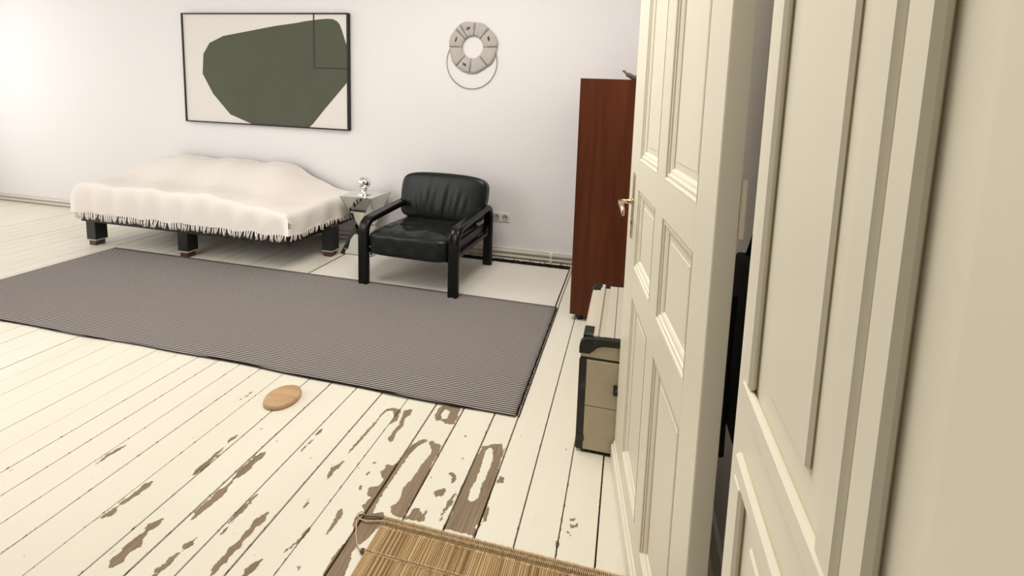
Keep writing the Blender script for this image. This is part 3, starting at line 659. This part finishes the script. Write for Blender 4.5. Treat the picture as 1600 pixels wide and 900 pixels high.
# ------------------------------------------------------------ armchair
ch = empty('lounge_armchair', 'low black leather armchair with rounded black lacquered tube frame, on the cream rug', 'armchair', (-1.525, 2.722, .003), math.radians(-2.2))
HX = .361; DY = .655; AZ = .484; AR = .085
stad = []       # leg / arm profile: flat stadium with a groove down its middle
for k in range(24):
    t = 2*PI*k/24; a = .040*math.copysign(abs(math.cos(t))**.55, math.cos(t)); b = .027*math.copysign(abs(math.sin(t))**.75, math.sin(t))
    if k in (6, 18): b *= .62
    if k in (5, 7, 17, 19): b *= .88
    stad.append((a, b))
def arcpts(cy, cz, r, t0, t1, n=8): return [(cy+r*math.cos(t0+(t1-t0)*k/n), cz+r*math.sin(t0+(t1-t0)*k/n)) for k in range(n+1)]
def leg_path(front):
    s = 1 if front else -1; y0 = 0 if front else DY
    return [(y0, .003), (y0, .15), (y0, AZ-AR)]
for s in (-1, 1):
    x = s*HX
    for fr in (True, False):
        bm = bmesh.new(); sweep(bm, [(x, y, z) for y, z in leg_path(fr)], stad, (1, 0, 0)); lg = autosmooth(obj('leg', bm, LACQ, ch), 50)
        bm = bmesh.new(); y0 = 0 if fr else DY; box(bm, (x-.03, y0-.02, 0), (x+.03, y0+.02, .0035)); obj('foot_glide', bm, BLACK, lg)
    ap = arcpts(AR, AZ-AR, AR, PI, PI/2)+[(.25, AZ+.012), (.45, AZ+.024)]+arcpts(DY-AR, AZ+.028-AR, AR, PI/2, 0)+[(DY, AZ-AR)]
    bm = bmesh.new(); sweep(bm, [(x, y, z) for y, z in ap], stad, (1, 0, 0)); autosmooth(obj('armrest', bm, LACQ, ch), 50)
    # lower side rail with rounded corners meeting the legs
    lp = arcpts(.085, .345, .062, PI, 3*PI/2)+arcpts(DY-.085, .345, .062, 3*PI/2, 2*PI)
    bm = bmesh.new(); tube(bm, [(x, y, z) for y, z in lp], .020, 12); obj('side_rail', bm, LACQ, ch, True)
    bm = bmesh.new(); box(bm, (x-s*.030, .05, .30), (x-s*.012, DY-.05, .375), .006, 2); obj('side_panel', bm, LEATHER, ch)
bm = bmesh.new(); tube(bm, [(-HX, .02, .262), (HX, .02, .262)], .018, 10); obj('front_rail', bm, LACQ, ch, True)
bm = bmesh.new(); tube(bm, [(-HX, DY-.02, .300), (HX, DY-.02, .300)], .018, 10); obj('back_rail', bm, LACQ, ch, True)

def pillow(nx, ny, nz, fn):
    """closed rounded box grid: fn maps (u,v,w) in [-1,1]^3 surface points to a position"""
    bm = bmesh.new(); bmesh.ops.create_cube(bm, size=2)
    bmesh.ops.subdivide_edges(bm, edges=bm.edges[:], cuts=nx, use_grid_fill=True)
    for v in bm.verts: v.co = fn(v.co.x, v.co.y, v.co.z)
    return bm
def rb(u, v, w, e=5.0):
    """push cube surface point towards a superellipsoid"""
    m = max(abs(u), abs(v), abs(w)); n = (abs(u)**e+abs(v)**e+abs(w)**e)**(1/e); k = m/n
    return u*k, v*k, w*k
def gauss(d, s): return math.exp(-(d/s)**2)
SEATR = [(random.uniform(-.8, .8), random.uniform(-.9, .6), random.uniform(0, PI), random.uniform(.2, .5), random.uniform(.005, .012)) for _ in range(30)]
def seat_fn(u, v, w):
    a, b, c = rb(u, v, w, 7.0)
    x = a*.332; y = .283+b*.322; z = .322+c*.088
    z += (-.012 if b > 0 else 0)*b*2
    if c > 0: z += .014*(1-a*a)*(1-b*b) + .010*gauss(b+.75, .35)
    if c > -.2:
        for rx, ry, an, ln, h in SEATR:
            dx, dy = (u-rx), (v-ry); p = dx*math.cos(an)+dy*math.sin(an); q = -dx*math.sin(an)+dy*math.cos(an)
            z += h*gauss(p, ln)*gauss(q-.15*p*p, .035)
        z -= .008*gauss(u-.02-.1*v, .03)*gauss(v-.0, .5)          # centre crease
    if b < -.8: y += .004*math.sin(x*40)*gauss(w-.2, .5)
    return Vector((x, y, z))
bm = pillow(34, 0, 0, seat_fn); obj('seat_cushion', bm, LEATHER, ch, True)
FOLDS = [(-.50, .5, .0075), (-.36, .55, .010), (-.20, .40, .009), (-.08, .30, .005), (.06, .55, .010), (.22, .3, .005), (.36, .4, .006), (-.68, .35, .005), (.55, .25, .004)]
def back_fn(u, v, w):
    a, b, c = rb(u, v, w, 6.2)
    wdt = .365+.022*min(1, (c+1)/1.2)
    x = a*wdt; z0 = c*.190+(.020*(1-a*a) if c > 0 else 0); y0 = b*.062
    y0 += .03*(a*a)*(-.35)
    if b < .2:
        for fx, ln, h in FOLDS:
            y0 -= 1.5*h*gauss(u-fx-.06*(w+.3), .04)*gauss(w+.25, ln*1.1)
            y0 += 1.5*h*.8*gauss(u-fx-.055-.06*(w+.3), .03)*gauss(w+.25, ln)
        y0 -= .012*(1-a*a)*(1-c*c)
    t = math.radians(-14)
    return Vector((x-.012, .585+y0*math.cos(t)-z0*math.sin(t), .558+y0*math.sin(t)+z0*math.cos(t)))
bm = pillow(36, 0, 0, back_fn); obj('back_cushion', bm, LEATHER, ch, True)

# ------------------------------------------------------------ mirrored side table and lamp
T0, T1, S0, S1, TZ = -2.452, -2.150, 3.222, 3.522, .52
tb = empty('mirrored_side_table', 'mirrored hourglass side table of faceted mirror panes, between daybed and armchair', 'side table', ((T0+T1)/2, (S0+S1)/2, .003))
h = .151; cz = .235
def tri(name, pts, inner=.004):
    bm = bmesh.new(); P = [Vector(p) for p in pts]; n = (P[1]-P[0]).cross(P[2]-P[0]).normalized(); c = sum(P, Vector())/len(P)
    if n.dot(c-Vector((0, 0, c.z))) < 0: n = -n
    a = [bm.verts.new(p) for p in P]; b = [bm.verts.new(p-n*inner) for p in P]
    bm.faces.new(a); bm.faces.new(b[::-1])
    for i in range(len(P)): bm.faces.new((a[i], b[i], b[(i+1) % len(P)], a[(i+1) % len(P)]))
    bmesh.ops.recalc_face_normals(bm, faces=bm.faces); return obj(name, bm, MIRROR, tb)
top = [(-h, -h, TZ-.006), (h, -h, TZ-.006), (h, h, TZ-.006), (-h, h, TZ-.006)]
base = [(-h, -h, .004), (h, -h, .004), (h, h, .004), (-h, h, .004)]; ww = .098
waist = [(0, -ww, cz), (ww, 0, cz), (0, ww, cz), (-ww, 0, cz)]
eb = bmesh.new()
for i in range(4):
    t0, t1, b0, b1, w0, w1 = top[i], top[(i+1) % 4], base[i], base[(i+1) % 4], waist[i], waist[(i+1) % 4]
    tri('mirror_pane', (t0, t1, w0)); tri('mirror_pane', (b0, b1, w0)); tri('mirror_pane', (t1, w0, w1)); tri('mirror_pane', (b1, w0, w1))
    for a, b in ((t0, w0), (t1, w0), (b0, w0), (b1, w0), (w0, w1), (b0, b1), (t0, t1)): tube(eb, [a, b], .0016, 4)
obj('edge_lines', eb, MIRROR_EDGE, tb)
obj('table_top', boxbm((-h-.003, -h-.003, TZ-.006), (h+.003, h+.003, TZ), .001), MIRROR, tb)
lp_ = empty('globe_lamp', 'small chrome table lamp with a round mirrored globe, on the mirrored side table', 'lamp', (-2.296, 3.345, TZ))
bm = bmesh.new(); lathe(bm, [(0, 0), (.056, 0), (.0585, .004), (.058, .012), (.052, .018), (.030, .021), (.024, .026), (.0235, .050), (.026, .054), (0, .056)], (0, 0, 0), 40); autosmooth(obj('base', bm, CHROME, lp_), 50)
bm = bmesh.new(); lathe(bm, [(.055*math.sin(PI*k/20), -.055*math.cos(PI*k/20)) for k in range(21)], (0, 0, .106), 40); obj('globe', bm, CHROME, lp_, True)

# ------------------------------------------------------------ daybed
BX0, BX1, BY0, BY1 = -4.62, -2.54, 2.74, 3.55
bd = empty('daybed', 'low daybed with black wooden frame and legs along the white wall beneath the painting', 'bed', ((BX0+BX1)/2, (BY0+BY1)/2, 0))
ox, oy = (BX0+BX1)/2, (BY0+BY1)/2
bm = bmesh.new(); box(bm, (BX0-ox, BY0-oy, .222), (BX1-ox, BY1-oy, .325), .004); obj('frame', bm, BLACK, bd)
for x, y in ((BX1+.035, 3.165), (BX1-.9, BY1-.07), (BX0+.06, BY0+.07), (BX0+.06, BY1-.07), ((BX0+BX1)/2, BY0+.07)):
    bm = bmesh.new(); box(bm, (x-.05-ox, y-.045-oy, .055), (x+.05-ox, y+.045-oy, .27), .003); lg = obj('leg', bm, BLACK, bd)
    bm = bmesh.new(); box(bm, (x-.035-ox, y-.04-oy, 0), (x+.035-ox, y+.035-oy, .048), .006, 2); obj('foot', bm, BROWNWOOD, lg)
    bm = bmesh.new(); box(bm, (x-.05-ox, y-.045-oy, .046), (x+.05-ox, y+.045-oy, .056)); obj('felt_pad', bm, FELT, lg)
bm = bmesh.new(); box(bm, (BX0-ox+.01, BY0-oy+.01, .325), (BX1-ox-.01, BY1-oy-.01, .46), .03, 3); obj('mattress', bm, SPREAD, bd)
# bedspread: draped cloth over mattress and a bolster by the wall, with fringe
def top_z(x, y):
    t = max(0., min(1., (BX1-.02-x)/.75)); t = t*t*(3-2*t)
    k = max(0., min(1., (y-2.95)/.45)); k = k*k*(3-2*k)
    return .478+.235*t*(.35+.65*k)+.008*math.sin(x*11+y*7)+.005*math.sin(x*23-y*13)
bm = bmesh.new(); NX, NY = 90, 46; V = {}
for i in range(NX+1):
    for j in range(NY+1):
        u = i/NX*1.16-.08; v = j/NY*1.26-.22; x = BX0+(BX1-BX0)*min(max(u, 0), 1); y = BY0+(BY1-.02-BY0)*min(max(v, 0), 1)
        z = top_z(x, y); over = max(0, u-1)*(BX1-BX0)+max(0, -u)*(BX1-BX0); ov2 = max(0, -v)*(BY1-BY0)
        d = max(over, ov2)
        if d > 0:
            rr = .03; out = rr*(1-math.exp(-d/rr))+.012*math.sin((x*3 if ov2 > over else y*3)*9)*min(1, d/.1)
            if u > 1: x += out
            if u < 0: x -= out
            if v < 0: y -= out
            z = z-max(0, d-.012)*.95
            if top_z(x, y) > .5: z -= 0
        edge = .298+.006*math.sin(x*20+y*17)
        if d > 0:
            zmax = top_z(min(max(x, BX0), BX1), max(y, BY0)); lim = .17 if over >= ov2 else .19
            z = zmax-(zmax-edge)*min(1, d/lim)
        V[i, j] = bm.verts.new((x-ox, y-oy, z))
for i in range(NX):
    for j in range(NY): bm.faces.new((V[i, j], V[i+1, j], V[i+1, j+1], V[i, j+1]))
r = bmesh.ops.extrude_face_region(bm, geom=list(bm.faces)); bmesh.ops.translate(bm, vec=(0, 0, -.004), verts=[v for v in r['geom'] if isinstance(v, bmesh.types.BMVert)])
bmesh.ops.recalc_face_normals(bm, faces=bm.faces)
ctr = (ox, oy)
bs = obj('bedspread', bm, SPREAD, None, True); bs.location = (ox, oy, 0); tag(bs, 'white cotton bedspread with tasselled fringe draped over the daybed', 'bedspread')
fb = bmesh.new()
def tassel(x, y, z, nx_, ny_):
    z += .008
    L_ = random.uniform(.038, .058); lean = random.gauss(0, .012); lean2 = random.gauss(0, .004)
    tx, ty = -ny_, nx_
    tube(fb, [(x-ox, y-oy, z+.012), (x-ox+nx_*.005+tx*lean*.4, y-oy+ny_*.005+ty*lean*.4, z-L_*.45), (x-ox+nx_*.004+tx*lean+lean2, y-oy+ny_*.004+ty*lean, z-L_)], [.004, .0055, .0065], 6)
y = BY0
while y < BY1-.02: tassel(BX1+.033, y, .305, 1, 0); y += .023
x = BX0
while x < BX1+.03: tassel(x, BY0-.033, .305, 0, -1); x += .023
o = obj('fringe', fb, SPREAD, bs, True); o['kind'] = 'stuff'
